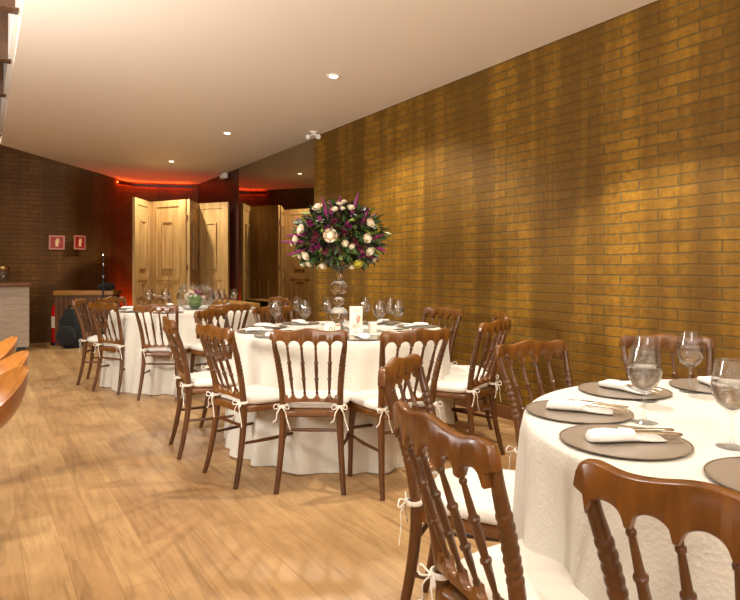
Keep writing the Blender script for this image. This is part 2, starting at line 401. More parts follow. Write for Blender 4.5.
# ------------------------------------------------------------------ chair
def post_path(sx): return [(sx*.156,-.170,.44,.0185),(sx*.157,-.176,.50,.018),(sx*.163,-.193,.60,.0175),(sx*.175,-.222,.71,.0165),(sx*.187,-.248,.79,.014),(sx*.191,-.258,.835,.012)]
def crest_y(x): return -.268 - .026*(1-(x/.213)**2)
def make_chair(name='dining_chair'):
    t = thing(name, (0,0,0), 0, '', 'chair', 'walnut chairs with white cushions')
    W, W2 = M['chair'], M['chair_dark']
    # crest rail
    U = 96; vs = []; fs = []
    for i in range(U+1):
        u = -1+2*i/U; x = .209*u; a = abs(u)
        zt = .878 + .016*math.exp(-(u/.32)**2) + .008*math.exp(-((a-.80)/.15)**2)
        if a > .9: zt -= .034*(1-math.sqrt(max(0,1-((a-.9)/.1)**2)))
        s = (x+.19)/.076
        if 0 <= s <= 5:
            q = s-math.floor(s); q = min(max(q,0),1)
            arch = math.sqrt(max(0,1-((q-.5)/.42)**2)) if abs(q-.5) < .42 else 0
            zb = .798+.029*arch - (.003 if arch == 0 else 0)
        else: zb = .822 + (.010*((a-.9)/.1) if a>.9 else 0)
        y = crest_y(x); th = .0125
        e = .005
        vs += [(x,y-th,zb+e),(x,y-th,zt-e),(x,y-th+e,zt),(x,y+th-e,zt),(x,y+th,zt-e),(x,y+th,zb+e),(x,y+th-e,zb),(x,y-th+e,zb)]
    for i in range(U):
        for k in range(8):
            l = (k+1) % 8; fs.append((i*8+k,i*8+l,(i+1)*8+l,(i+1)*8+k))
    fs += [tuple(reversed(range(8))), tuple(U*8+k for k in range(8))]
    MB().add(vs, fs).build('crest_rail', W, t, ang=50)
    # lower rail, scalloped on top
    U = 72; vs = []; fs = []
    for i in range(U+1):
        u = -1+2*i/U; x = .150*u
        s = (x+.165)/.066; q = s-math.floor(s)
        zt = .528-.026*math.sqrt(max(0,1-((q-.5)/.40)**2)) if abs(q-.5)<.40 else .530
        if abs(u) > .84: zt = .520
        zb = .478+.010*(1-u*u); y = -.180-.012*(1-u*u); th = .011
        vs += [(x,y-th,zb),(x,y-th,zt-.003),(x,y-th+.003,zt),(x,y+th-.003,zt),(x,y+th,zt-.003),(x,y+th,zb)]
    for i in range(U):
        for k in range(6):
            l = (k+1) % 6; fs.append((i*6+k,i*6+l,(i+1)*6+l,(i+1)*6+k))
    fs += [tuple(reversed(range(6))), tuple(U*6+k for k in range(6))]
    MB().add(vs, fs).build('lower_rail', W, t, ang=50)
    # spindles
    for k in range(4):
        xt = -.114+.076*k; xb = -.099+.066*k
        A = Vector((xb, -.182-.012*(1-(xb/.15)**2), .524)); B = Vector((xt, crest_y(xt), .806))
        pts = []; rr = []
        prof = [(0,.006),(.04,.009),(.07,.006),(.20,.0085),(.30,.0095),(.315,.0125),(.335,.0125),(.35,.0085),(.50,.0105),(.62,.0095),(.635,.0125),(.655,.0125),(.67,.0085),(.80,.0075),(.91,.006),(.92,.0085),(.94,.0085),(.95,.006),(1,.0065)]
        for f, r in prof: pts.append(A.lerp(B, f)); rr.append(r)
        MB().tube(pts, rr, 10).build('spindle', W2, t)
    # posts with ring turnings
    for sx in (-1, 1):
        pp = catmull(post_path(sx), 26); pts = []; rr = []
        for x,y,z,r in pp:
            if .585 < z < .745:
                ph = (z-.585)/.16*7; f = ph-math.floor(ph)
                r = r*.86 + .0036*math.sin(PI*f)**0.6
            pts.append((x,y,z)); rr.append(r)
        MB().tube(pts, rr, 12).build('back_post', W2, t)
        lp = catmull([(sx*.181,-.238,0,.0135),(sx*.172,-.212,.10,.0155),(sx*.162,-.186,.24,.0175),(sx*.156,-.172,.36,.019),(sx*.156,-.170,.44,.019)], 6)
        MB().tube([q[:3] for q in lp], [q[3] for q in lp], 10).build('leg', W2, t)
        lp = catmull([(sx*.188,.176,0,.0125),(sx*.184,.180,.12,.0145),(sx*.180,.182,.26,.017),(sx*.176,.172,.36,.019),(sx*.174,.165,.42,.020)], 6)
        MB().tube([q[:3] for q in lp], [q[3] for q in lp], 10).build('leg', W2, t)
        MB().tube([(sx*.163,-.185,.235),(sx*.181,0,.235),(sx*.181,.178,.24)], [.008,.0105,.008], 8).build('stretcher', W2, t)
    MB().tube([(-.158,-.178,.33),(0,-.178,.33),(.158,-.178,.33)], [.008,.0105,.008], 8).build('stretcher', W2, t)
    MB().tube([(-.180,.181,.28),(0,.181,.28),(.180,.181,.28)], [.008,.0105,.008], 8).build('stretcher', W2, t)
    # seat frame and cushion outlines
    def outline(pts, k=6):
        pts = pts + [(-x,y) for x,y in reversed(pts)]
        n = len(pts); out = []
        for i in range(n):
            p0,p1,p2,p3 = pts[i-1],pts[i],pts[(i+1)%n],pts[(i+2)%n]
            for j in range(k):
                q = j/k
                out.append(tuple(0.5*((2*b)+(c-a)*q+(2*a-5*b+4*c-d)*q*q+(-a+3*b-3*c+d)*q**3) for a,b,c,d in zip(p0,p1,p2,p3)))
        return out
    def inset(o, d):
        return [(x*(1-d/.2), (y-.01)*(1-d/.2)+.01) for x,y in o]
    fo = outline([(0.08,-.190),(.150,-.186),(.182,-.06),(.203,.10),(.196,.180),(.130,.206),(.05,.212)])
    MB().rings([[(x,y,z) for x,y in inset(fo,d)] for z,d in ((.402,.006),(.408,0),(.425,.001),(.436,.006),(.440,.014))]).build('seat_frame', W, t)
    co = outline([(0.07,-.160),(.122,-.158),(.176,-.10),(.205,.08),(.198,.176),(.135,.204),(.05,.210)])
    MB().rings([[(x,y,z+(0 if z<.46 else .002*math.sin(30*x)*math.cos(26*y))) for x,y in inset(co,d)] for z,d in ((.441,.012),(.446,.002),(.456,-.003),(.470,-.003),(.479,.003),(.486,.014),(.4895,.035),(.491,.07),(.492,.12),(.492,.17))]).build('seat_cushion', M['cushion'], t, ang=80)
    for sx in (-1, 1):
        mb = MB(); cx, cy, cz = sx*.157, -.176, .462
        ring = [(cx+.024*math.cos(a), cy+.024*math.sin(a), cz) for a in [2*PI*k/14 for k in range(15)]]
        mb.tube(ring, .0045, 6, flat=1.8)
        kx, ky = cx, cy-.026
        mb.lathe([(0,-.009),(.009,0),(0,.009)], 8, T((kx,ky,cz)), False)
        for d in (-1,1):
            loop = catmull([(kx,ky,cz),(kx+d*.03,ky-.012,cz+.014),(kx+d*.042,ky-.014,cz-.002),(kx+d*.032,ky-.012,cz-.012),(kx,ky,cz)], 5)
            mb.tube(loop, .0028, 6)
            tail = catmull([(kx,ky,cz),(kx+d*.022,ky-.012,cz-.03),(kx+d*.030,ky-.008,cz-.07),(kx+d*.048,ky-.010,cz-.105-.02*d)], 5)
            mb.tube(tail, .0032, 6, flat=.6)
        mb.build('cushion_tie', M['tie'], t)
    return t
chair0 = make_chair(); first = [True]
def chair(cx, cy, deg, label, group=None):
    f = (math.cos(math.radians(deg)), math.sin(math.radians(deg)))
    loc = (cx+f[0]*.28, cy+f[1]*.28, 0); rz = math.radians(deg)-PI/2
    if first[0]:
        first[0] = False; chair0.location = loc; chair0.rotation_euler = (0,0,rz); chair0['label'] = label; o = chair0
    else: o = copy_tree(chair0, loc, rz, label)
    if group: o['group'] = group
    return o
G1, G2, G3, G4 = 'chairs around the nearest table', 'chairs around the middle table', 'chairs around the farthest table', 'chairs along the left edge'
chair(.492,.875, 45, 'walnut chair nearest the camera, its back cut off by the lower right corner', G1)
chair(.138,1.290, 23, 'large walnut chair at lower centre, its back running diagonally beside the near tablecloth', G1)
chair(.100,2.11,-21, 'walnut chair with a narrow-looking back, just behind the big lower-centre chair', G1)
chair(.70,2.64,-60, 'walnut chair at the left rear of the near table, before the brick wall', G1)
chair(1.41,2.89,-100, 'walnut chair behind the near table, its crest seen behind two water glasses', G1)
chair(-.323,3.19, 88, 'walnut chair seen squarely from behind at the front of the middle table', G2)
chair(.247,3.19,115, 'walnut chair turned slightly left at the front right of the middle table', G2)
chair(-.89,3.42, 42, 'walnut chair with a big white bow, left front of the middle table', G2)
chair(-1.33,3.98, 26, 'walnut chair seen edge-on, leftmost chair of the middle table', G2)
chair(-1.27,4.80,-20, 'walnut chair at the left rear of the middle table, behind the bow-tied one', G2)
chair(-.84,5.22,-45, 'walnut chair at the far side of the middle table, behind the left wine glasses', G2)
chair(.60,4.97,222, 'walnut chair at the far right of the middle table, close to the brick wall', G2)
chair(.95,4.36,179, 'walnut chair mostly hidden behind another at the right of the middle table', G2)
chair(.79,3.76,143, 'walnut chair right of the middle table with a white bow hanging from its post', G2)
chair(-1.95,5.50, 87, 'walnut chair seen from behind at the front of the farthest table', G3)
chair(-1.29,5.58,128, 'walnut chair at the front right of the farthest table, beyond the middle table', G3)
chair(-2.60,5.86, 62, 'walnut chair at the front left of the farthest table, two bows on its back posts', G3)
chair(-3.12,6.47, 10, 'walnut chair seen edge-on, leftmost of the farthest table', G3)
chair(-2.98,6.97,-22, 'walnut chair at the left rear of the farthest table, before the wooden bench', G3)
chair(-2.68,7.50,-55, 'walnut chair at the far left side of the farthest table, behind two wine glasses', G3)
chair(-2.00,7.72,-90, 'walnut chair behind the fishbowl on the farthest table, before the folding screen', G3)
chair(-1.04,6.95,218, 'walnut chair at the far right of the farthest table, near the mirror', G3)

def make_stool():
    t = thing('bucket_stool', (0,0,0), 0, '', 'stool', 'wooden bucket stools at the left edge')
    A = 40; B = 9; rings = []
    def shell(off, inner):
        out = []
        for j in range(B+1):
            q = j/B; r = []
            for k in range(A):
                a = 2*PI*k/A; back = ((1+math.cos(a-.62))/2)**2.4
                zr = .645+.185*back; R0 = .255-.012*math.cos(2*a)
                rad = (R0-off)*math.sin(q*PI/2)**.75; z = .585+off + (zr-.585-off)*(1-math.cos(q*PI/2))**1.05
                r.append((rad*math.cos(a), rad*math.sin(a)*.96, z))
            out.append(r)
        return out
    o = shell(0,0)[1:]; i = shell(.020,1)[1:]
    MB().rings(o+list(reversed(i))).build('seat_shell', M['honey'], t, ang=50)
    rr = []
    for z, f in ((.622,.62),(.630,.70),(.650,.73),(.664,.71),(.672,.62),(.675,.4),(.676,.15)):
        rr.append([(.25*f*math.cos(2*PI*k/A), .24*f*math.sin(2*PI*k/A), z) for k in range(A)])
    MB().rings(rr).build('seat_pad', M['cushion'], t, ang=80)
    MB().tube([(0,0,.02),(0,0,.60)], [.028,.028], 16).build('pedestal', M['chrome'], t)
    MB().lathe([(0,0),(.13,0),(.13,.008),(.05,.03),(0,.03)], 36, None, False).build('base', M['chrome'], t)
    return t
st = make_stool()
for i, (tx, ty, lab) in enumerate(((-1.262,2.20,'honey wood bucket stool at the left edge, nearest of the three'),(-1.515,2.65,'honey wood bucket stool at the left edge, middle of the three, white pad showing'),(-1.915,3.25,'honey wood bucket stool at the left edge, farthest of the three'))):
    loc = (tx-.245*math.cos(.12), ty-.245*math.sin(.12), 0)
    if i == 0: st.location = loc; st.rotation_euler = (0,0,.12); st['label'] = lab
    else: copy_tree(st, loc, .12, lab)

# ------------------------------------------------------------------ tablecloths
TZ = .775
def round_cloth(cx, cy, R, label, seed, flare=.05):
    rnd = random.Random(seed); seg = 220
    waves = [(k_, rnd.uniform(0,6.28), rnd.uniform(.5,1)) for k_ in rnd.sample((9,12,14,17,19,22,26),4)]
    def fold(a): 
        s = sum(w*math.sin(k*a+p) for k,p,w in waves)/sum(w for _,_,w in waves)
        return s
    prof = [(0,0),(.25,0),(.6,0),(.9,0),(.97,-.0005),(.99,-.004),(1.0,-.012)]
    vs = [(0,0,TZ)]; fs = []; rings = []
    for f, dz in prof[1:]:
        rings.append([(R*f*math.cos(2*PI*i/seg), R*f*math.sin(2*PI*i/seg), TZ+dz) for i in range(seg)])
    H = TZ-.012
    for j in range(1, 19):
        q = j/18; r = []
        for i in range(seg):
            a = 2*PI*i/seg
            w = fold(a+.05*math.sin(3*q+a)); sharp = math.copysign(abs(w)**.8, w)
            rad = R+.004+flare*q + .072*sharp*q**.8 + .008*math.sin(31*a+2*q)*q
            z = TZ-.012-(H-.004)*q + (.012*max(0,w)*q)
            r.append((rad*math.cos(a), rad*math.sin(a), max(z,.003)))
        rings.append(r)
    for r in rings: vs += r
    fs += [(0,1+i,1+(i+1)%seg) for i in range(seg)]
    for k in range(len(rings)-1):
        for i in range(seg):
            j = (i+1)%seg; fs.append((1+k*seg+i,1+(k+1)*seg+i,1+(k+1)*seg+j,1+k*seg+j))
    o = MB().add(vs, fs).build('round_tablecloth', M['cloth'], None, True, (cx,cy,0), 0, 80)
    return tag(o, label, 'tablecloth', 'ivory round tablecloths')
C1, C2, C3 = (1.19,1.62), (-.20,4.32), (-2.0,6.6)
round_cloth(C1[0],C1[1],.756,'ivory cloth on the nearest round table at the right edge, chargers and glasses on it',3,.035)
round_cloth(C2[0],C2[1],.75,'ivory floor-length cloth on the middle round table under the tall bouquet',5,.03)
round_cloth(C3[0],C3[1],.78,'ivory cloth on the farthest round table under the glass fishbowl',8,.02)
# ------------------------------------------------------------------ tableware
def make_charger():
    t = thing('charger_plate', (0,0,0), 0, '', 'charger plate', 'taupe charger plates')
    MB().lathe([(0,.0),(.10,.0),(.144,.003),(.150,.0055),(.1495,.0068),(.145,.0068),(.125,.0052),(0,.0050)], 64, None, False).build('plate', M['charger'], t)
    MB().lathe([(.1475,.0045),(.1520,.0058),(.1520,.0078),(.1475,.0074),(.1475,.0045)], 64, None, False).build('rim', M['charger_rim'], t)
    return t
def make_napkin():
    t = thing('folded_napkin', (0,0,0), 0, '', 'napkin', 'white folded napkins')
    rings = []; K = 22; L = 24
    sec = [(-.100,.010,.006),(-.096,.024,.016),(-.085,.031,.022),(-.06,.034,.025),(-.035,.032,.025),(-.010,.028,.023),(.010,.027,.018),(.03,.030,.013),(.055,.034,.010),(.078,.033,.008),(.088,.026,.005)]
    sec = catmull(sec, 3)
    for i,(x,w,h) in enumerate(sec):
        r = []
        for k in range(K):
            a = 2*PI*k/K; cs, sn = math.cos(a), math.sin(a)
            y = w*math.copysign(abs(cs)**.7, cs)*(1+.04*math.sin(5*x*60+k)); z = h*.5+h*.5*math.copysign(abs(sn)**.8, sn)
            if sn > 0: z += .0018*math.sin(4*a+x*30)
            r.append((x, y, max(z,.0)))
        rings.append(r)
    MB().rings(rings).build('napkin_roll', M['napkin'], t, ang=80)
    rings = []
    for x0, w, h in ((-.022,.0295,.026),(-.020,.031,.0278),(.016,.030,.0245),(.020,.0285,.022)):
        rings.append([(x0+.014*math.cos(2*PI*k/K), w*math.copysign(abs(math.cos(2*PI*k/K))**.7, math.cos(2*PI*k/K)), max(h*.5+h*.5*math.copysign(abs(math.sin(2*PI*k/K))**.8, math.sin(2*PI*k/K)),.0)) for k in range(K)])
    MB().rings(rings).build('napkin_band', M['napkin'], t, ang=80)
    return t
def make_fork():
    mb = MB()
    p = catmull([(-.02,0,.020,.003),(.03,0,.021,.0035),(.08,0,.019,.0045),(.118,0,.016,.006),(.125,0,.0155,.004)], 4)
    mb.tube([q[:3] for q in p], [q[3]*1.3 for q in p], 8, flat=.45); return mb.build('fork', M['silver'], None)
def make_knife():
    mb = MB()
    p = catmull([(-.02,0,.020,.004),(.03,0,.0195,.0042),(.08,0,.017,.0056),(.116,0,.014,.0068),(.124,0,.0135,.005)], 4)
    mb.tube([q[:3] for q in p], [q[3]*1.3 for q in p], 8, flat=.5); return mb.build('table_knife', M['silver'], None)
def make_glass():
    t = thing('water_goblet', (0,0,0), 0, '', 'glass', 'water goblets')
    out = [(0,0),(.033,0),(.035,.0015),(.033,.003),(.015,.0055),(.0055,.012),(.0042,.03),(.0042,.074),(.007,.083),(.018,.091),(.033,.105),(.0425,.124),(.0455,.143),(.0435,.166),(.0385,.190),(.0345,.210)]
    inn = [(.0333,.2100),(.0372,.190),(.0422,.166),(.0442,.143),(.0410,.125),(.0315,.107),(.016,.094),(.004,.0885),(0,.088)]
    MB().lathe(out+inn, 36, None, False).build('goblet', M['glass'], t, ang=60)
    w = [(0,.0883),(.004,.0888),(.016,.0943),(.0313,.1073),(.0408,.1253),(.0440,.143),(.0430,.157),(.0415,.1565),(0,.1562)]
    MB().lathe(w, 36, None, False).build('water', M['water'], t, ang=60)
    return t
CH, NP, GL = make_charger(), make_napkin(), make_glass()
FK, KN = make_fork(), make_knife()
used = set()
def put(src, x, y, z, rz, label, group=None):
    if src.name not in used:
        used.add(src.name); src.location = (x,y,z); src.rotation_euler = (0,0,rz); src['label'] = label; o = src
    else: o = copy_tree(src, (x,y,z), rz, label)
    if group: o['group'] = group
    return o
tag(FK, '', 'fork', 'forks tucked in napkins'); tag(KN, '', 'knife', 'knives tucked in napkins')
def setting(C, x, y, where, grp, dz=0, cut=True, turn=0):
    a = math.atan2(C[1]-y, C[0]-x)+turn
    put(CH, x, y, TZ+.0005, a, 'taupe charger plate '+where, 'charger plates on the '+grp)
    put(NP, x+.008*math.cos(a), y+.008*math.sin(a), TZ+.0075, a, 'folded white napkin '+where, 'napkins on the '+grp)
    if cut:
        x += .012*math.cos(a); y += .012*math.sin(a); ox, oy = -math.sin(a)*.010, math.cos(a)*.010
        put(FK, x+ox, y+oy, TZ+.0095, a+.06, 'silver fork '+where, 'forks on the '+grp)
        put(KN, x-ox, y-oy, TZ+.0095, a-.08, 'silver knife '+where, 'knives on the '+grp)
setting(C1, .624,1.486,'at the front left of the near table','near table',turn=-.15)
setting(C1, .62,1.80,'at the left of the near table, second from the front','near table',turn=-.1)
setting(C1, .886,2.11,'at the far left of the near table, behind two glasses','near table')
setting(C1, 1.245,2.18,'at the far side of the near table against the brick wall','near table')
setting(C1, .835,1.20,'at the near table, cut off by the right frame edge','near table',turn=.2)
for deg, w in ((228,'at the left front of the middle table'),(262,'at the front of the middle table behind the square-on chair'),(285,'at the front of the middle table left of the turned chair'),(330,'at the right of the middle table'),(20,'at the right rear of the middle table'),(60,'at the far right of the middle table'),(127,'at the far left of the middle table'),(165,'at the left rear of the middle table'),(197,'at the left of the middle table')):
    a = math.radians(deg); setting(C2, C2[0]+.585*math.cos(a), C2[1]+.585*math.sin(a), w, 'middle table', cut=(deg in (228,262,285,330)))
for deg, w in ((230,'at the left front of the farthest table'),(270,'at the front of the farthest table'),(310,'at the right front of the farthest table'),(350,'at the right of the farthest table'),(185,'at the left of the farthest table'),(30,'at the right rear of the farthest table'),(125,'at the left rear of the farthest table')):
    a = math.radians(deg); setting(C3, C3[0]+.60*math.cos(a), C3[1]+.60*math.sin(a), w, 'farthest table', cut=False)
def px(x, Y): return (x-370)/605*Y
for x, Y, w in ((644.6,1.685,'on the near table, front one of two overlapping'),(646,1.963,'on the near table, rear one of two overlapping'),(690,2.107,'on the near table before the brick wall and far chair'),(732,1.449,'at the right frame edge of the near table')):
    put(GL, px(x,Y), Y, TZ, x, 'water goblet '+w, 'goblets on the near table')
for x, Y, w in ((276,4.35,'leftmost on the middle table'),(297,4.85,'second from the left at the rear of the middle table'),(305,4.25,'third from the left on the middle table'),(327,4.75,'just left of the crystal vase on the middle table'),(365,4.72,'just right of the tall menu card on the middle table'),(379.5,4.2,'right of the white candle on the middle table'),(390,4.65,'behind the rightmost one on the middle table'),(398,4.3,'rightmost on the middle table')):
    put(GL, px(x,Y), Y, TZ, x, 'water goblet '+w, 'goblets on the middle table')
for x, Y, w in ((149,6.85,'leftmost on the farthest table'),(165.4,6.85,'second from the left on the farthest table'),(216,6.75,'right of the fishbowl on the farthest table'),(221.5,6.95,'behind the one next to the fishbowl on the farthest table'),(234,6.95,'rightmost on the farthest table')):
    put(GL, px(x,Y), Y, TZ, x, 'water goblet '+w, 'goblets on the farthest table')

# ------------------------------------------------------------------ crystal vase and bouquet
vx, vy = px(339,4.32), 4.32
prof = [(0,0),(.075,0),(.078,.006),(.070,.012),(.035,.022),(.020,.035),(.030,.048),(.055,.07),(.066,.10),(.062,.13),(.040,.155),(.018,.165),(.016,.172),(.034,.182),(.042,.20),(.040,.215),(.026,.228),(.014,.234),(.014,.240),(.036,.252),(.056,.275),(.062,.30),(.056,.325),(.036,.345),(.024,.352),(.022,.362),(.024,.40),(.034,.425),(.060,.445),(.088,.458),(.0895,.462),(.084,.460),(.05,.446),(.02,.43),(0,.428)]
o = MB().lathe(prof, 40, None, False).build('crystal_vase', M['crystal'], None, True, (vx,vy,TZ), 0, 70)
tag(o, 'tall crystal vase of stacked glass balls carrying the large bouquet', 'vase')
bq = thing('flower_bouquet', (vx,vy,1.236), 0, 'large round bouquet of cream roses, magenta spikes and greenery on the crystal vase', 'bouquet')
rnd = random.Random(11)
def leaf(mb, p, d, L, w, roll=0.0, bend=.25):
    d = d.normalized(); s = d.cross(Vector((0,0,1)));  s = s.normalized() if s.length > .05 else Vector((1,0,0))
    s = Matrix.Rotation(roll, 3, d) @ s; u = s.cross(d)
    vs = []; K = 5
    for i in range(K+1):
        t = i/K; ww = w*math.sin(PI*min(t*.92+.06,1))**.8; c = p+d*L*t-u*bend*L*t*t
        vs += [c-s*ww+u*ww*.25, c, c+s*ww+u*ww*.25]
    fs = []
    for i in range(K):
        for k in (0,1): fs.append((i*3+k,i*3+k+1,(i+1)*3+k+1,(i+1)*3+k))
    mb.add(vs, fs)
def rose_mesh(r):
    mb = MB()
    mb.lathe([(0,-.55*r),(.45*r,-.35*r),(.6*r,.05*r),(.5*r,.45*r),(.25*r,.6*r),(0,.55*r)], 12, None, False)
    for ring,(n,R,h,tilt) in enumerate(((3,.42,.70,.1),(5,.62,.62,.3),(6,.86,.45,.62))):
        for k in range(n):
            a0 = 2*PI*k/n+ring*.5; vs = []; A = 6; B = 5
            for i in range(A+1):
                for j in range(B+1):
                    u = (i/A-.5)*2.1*(2.6/n); v = j/B
                    rr = r*(R*(.35+.65*math.sin(v*PI*.55))+tilt*.28*v*v); z = r*(-.55+(h+.55)*v-tilt*.25*v**3*1.2)*(1-.12*abs(u)**2)
                    vs.append((rr*math.cos(a0+u), rr*math.sin(a0+u), z))
            fs = [(i*(B+1)+j,(i+1)*(B+1)+j,(i+1)*(B+1)+j+1,i*(B+1)+j+1) for i in range(A) for j in range(B)]
            mb.add(vs, fs)
    return mb
RX, RZc = .35, .272
cz = .19   # centre of the ball above the vase rim
lf = MB(); ll = MB(); ld = MB()
for i in range(1900):
    th = rnd.uniform(0,2*PI); ph = math.asin(rnd.uniform(-.74,1))
    n = Vector((math.cos(th)*math.cos(ph), math.sin(th)*math.cos(ph), math.sin(ph)))
    k = rnd.uniform(.45,.90); p = Vector((n.x*RX*k, n.y*RX*k, cz+n.z*RZc*k))
    d = n+Vector((rnd.gauss(0,.5),rnd.gauss(0,.5),rnd.gauss(-.05,.45)))
    tgt = rnd.choices((lf,ll,ld),(5,.9,2.6))[0]
    leaf(tgt, p, d, rnd.uniform(.04,.08), rnd.uniform(.008,.017), rnd.uniform(-1,1))
for i in range(26):                               # drooping leaves near the rim
    th = 2*PI*i/26; d = Vector((math.cos(th),math.sin(th),.12)); leaf(lf, Vector((.06*math.cos(th),.06*math.sin(th),.02)), d, rnd.uniform(.10,.19), .022, rnd.uniform(-.5,.5), .15)
lf.build('green_foliage', M['leaf'], bq)['kind'] = 'stuff'
ll.build('lime_foliage', M['leaflight'], bq)['kind'] = 'stuff'
ld.build('dark_foliage', M['leafdark'], bq)['kind'] = 'stuff'
def pxo(x, y): return ((x-339)/140.0, (270-y)/140.0-.036)      # offset from the vase rim in metres, at its depth
roses = [(333.5,238,.033),(367,240,.024),(369.5,252,.024),(305,232,.026),(299,241,.022),(320,210.5,.027),(341,207,.018),(337,213,.018),(345,204,.015),(352,211,.021),(370,226,.024),(347,245,.016),(353,248,.015),(309,256,.024),(311,264,.018),(325,266,.020),(303,264,.018),(302,257,.014),(374,260,.015),(353,267,.016),(294,244,.014),(344,212,.014)]
rm = rose_mesh(1.0).build('rose', M['rose'], bq)
rfirst = True
def on_ball(dx, dz):
    q = 1-(dx/RX)**2-((dz-cz)/RZc)**2
    return -RX*math.sqrt(max(q,.0))*.95
def place_rose(dx, dy, dz, r, m=None):
    global rfirst
    o = rm if rfirst else rm.copy()
    if not rfirst: COL.objects.link(o)
    rfirst = False
    n = Vector((dx/RX**2, dy/RX**2, (dz-cz)/RZc**2)).normalized()
    o.parent = bq; o.location = (dx,dy,dz); o.rotation_euler = n.to_track_quat('Z','Y').to_euler(); o.scale = (r,)*3
    if m: 
        o.data = o.data.copy(); o.data.materials.clear(); o.data.materials.append(m); o['label'] = 'yellow green rose'
for x, y, r in roses:
    dx, dz = pxo(x, y); place_rose(dx, on_ball(dx, dz), dz, r*1.4)
dx, dz = pxo(358.5, 263.5); place_rose(dx, on_ball(dx,dz), dz, .04, M['roseyellow'])
for i in range(16):
    th = rnd.uniform(.2, PI-.2); ph = rnd.uniform(-.2,1.2); n = Vector((math.cos(th)*math.cos(ph), math.sin(th)*math.cos(ph), math.sin(ph)))
    place_rose(n.x*RX*.93, n.y*RX*.93, cz+n.z*RZc*.93, rnd.uniform(.018,.03))
# magenta spikes: (root px, tip px)
spk = [(310,243,284,243),(312,236,287,236.5),(308,250,290,256),(330,222,324,200),(334,220,331,203),(326,225,315,213),(354,215,359,196),(352,220,357,200),(361,228,369,210),(372,240,383,236),(374,248,386,252),(368,256,378,258),(318,228,306,222),(340,218,341,199),(310,236,299,230)]
def spike(A, B, m, name):
    mb = MB(); A = Vector(A); B = Vector(B); mb.tube([A, A.lerp(B,.5)+Vector((0,0,.004)), B], [.0025,.002,.001], 5)
    L = (B-A).length; k = int(L/.006)
    for i in range(k):
        t = .25+.75*i/k; c = A.lerp(B,t); r = .0125*(1.15-t*.75); a = i*2.4
        off = Vector((math.cos(a)*r*.6, math.sin(a)*r*.6, math.sin(a*1.7)*r*.5))
        mb.lathe([(0,-r),(r*.75,-r*.4),(r*.75,r*.4),(0,r)], 6, T(c+off), False)
    mb.build(name, m, bq)
for i,(x0,y0,x1,y1) in enumerate(spk):
    a = pxo(x0,y0); c = pxo(x1,y1); spike((a[0],on_ball(*a)*.75,a[1]), (c[0],-.08-.1*rnd.random(),c[1]), M['pink'], 'magenta_spike')
for i in range(8):
    th = rnd.uniform(.3,PI-.3); n = Vector((math.cos(th),math.sin(th),rnd.uniform(.1,1.2))).normalized()
    spike((n.x*.24,n.y*.24,cz+n.z*.2),(n.x*.39,n.y*.39,cz+n.z*.33), M['pink'], 'magenta_spike')
plumspots = [(322,247),(337,225),(357,243),(319,237),(316,249),(361,250),(350,228),(328,252),(346,235),(330,232),(318,244),(363,256),(312,226),(340,252)]
for x, y in plumspots:
    mb = MB(); dx, dz = pxo(x,y); c = Vector((dx,on_ball(dx,dz)*.93,dz))
    for k in range(26):
        d = Vector((rnd.gauss(0,1),rnd.gauss(-.6,1),rnd.gauss(0,1))).normalized(); leaf(mb, c, d, .034, .006, rnd.uniform(-1,1), .1)
    mb.build('plum_bloom', M['plum'] if rnd.random() < .6 else M['pink'], bq)

# ------------------------------------------------------------------ small things on the middle table
def card(x, Y, w, h, label, name, writing):
    t = thing(name, (px(x,Y),Y,TZ), 0, label, 'card')
    mb = MB(); mb.box(-w/2,w/2,-.001,.001,0,h, Matrix.Rotation(-.10,4,'X'))
    mb.box(-w/2,w/2,.029,.031,0,h, T((0,.022,0)) @ Matrix.Rotation(.14,4,'X') @ T((0,-.030,0))) if False else None
    mb.build('paper', M['paper'], t, False)
    for (txt, zz, size, m) in writing:
        cu = bpy.data.curves.new('lettering', 'FONT'); cu.body = txt; cu.size = size; cu.align_x = 'CENTER'; cu.align_y = 'CENTER'; cu.extrude = .0003
        o = bpy.data.objects.new('lettering', cu); COL.objects.link(o); cu.materials.append(m)
        dg = bpy.context.evaluated_depsgraph_get(); me = bpy.data.meshes.new_from_object(o.evaluated_get(dg)); bpy.data.objects.remove(o)
        oo = bpy.data.objects.new('lettering', me); COL.objects.link(oo); oo.parent = t
        oo.matrix_local = Matrix.Rotation(-.10,4,'X') @ T((0,-.0018,zz)) @ Matrix.Rotation(PI/2,4,'X')
    return t
t = card(332.5,4.05,.105,.068,'small cream table number card reading 01 at the foot of the vase','table_number_card',[('01',.026,.046,M['ink'])])
mb = MB()
for k in range(5):
    dx = .02+.008*k
    for j in range(7): leaf(mb, Vector((dx,-.006,.058)), Vector((math.cos(j*.9),-.1,math.sin(j*.9))), .010, .003, 0, .1)
mb.build('flower_motif', M['inkred'], t)
t = card(356,4.0,.085,.185,'tall cream menu card with red flower motif right of the crystal vase','menu_card',[])
mb = MB()
for z_,w_ in ((.160,.026),(.152,.020),(.060,.024),(.050,.028),(.040,.018)): mb.box(-w_,w_,-.0022,-.0010,z_,z_+.0022, Matrix.Rotation(-.10,4,'X'))
mb.build('printed_lines', M['ink'], t, False)
mb = MB()
for k,(dx,dz) in enumerate(((.012,.12),(.020,.105),(.006,.10),(.018,.088),(.026,.115),(.010,.08))):
    for j in range(8): leaf(mb, Vector((dx,-.014,dz)), Vector((math.cos(j*.8),-.05,math.sin(j*.8))), .011, .004, 0, .1)
mb.build('flower_motif', M['inkred'], t)
t = thing('candle_cup', (px(372.5,4.1),4.1,TZ), 0, 'small white candle in a cup right of the menu card', 'candle')
MB().lathe([(0,0),(.026,0),(.029,.004),(.031,.070),(.0285,.072),(.027,.062),(0,.060)], 24, None, False).build('cup', M['wax'], t)
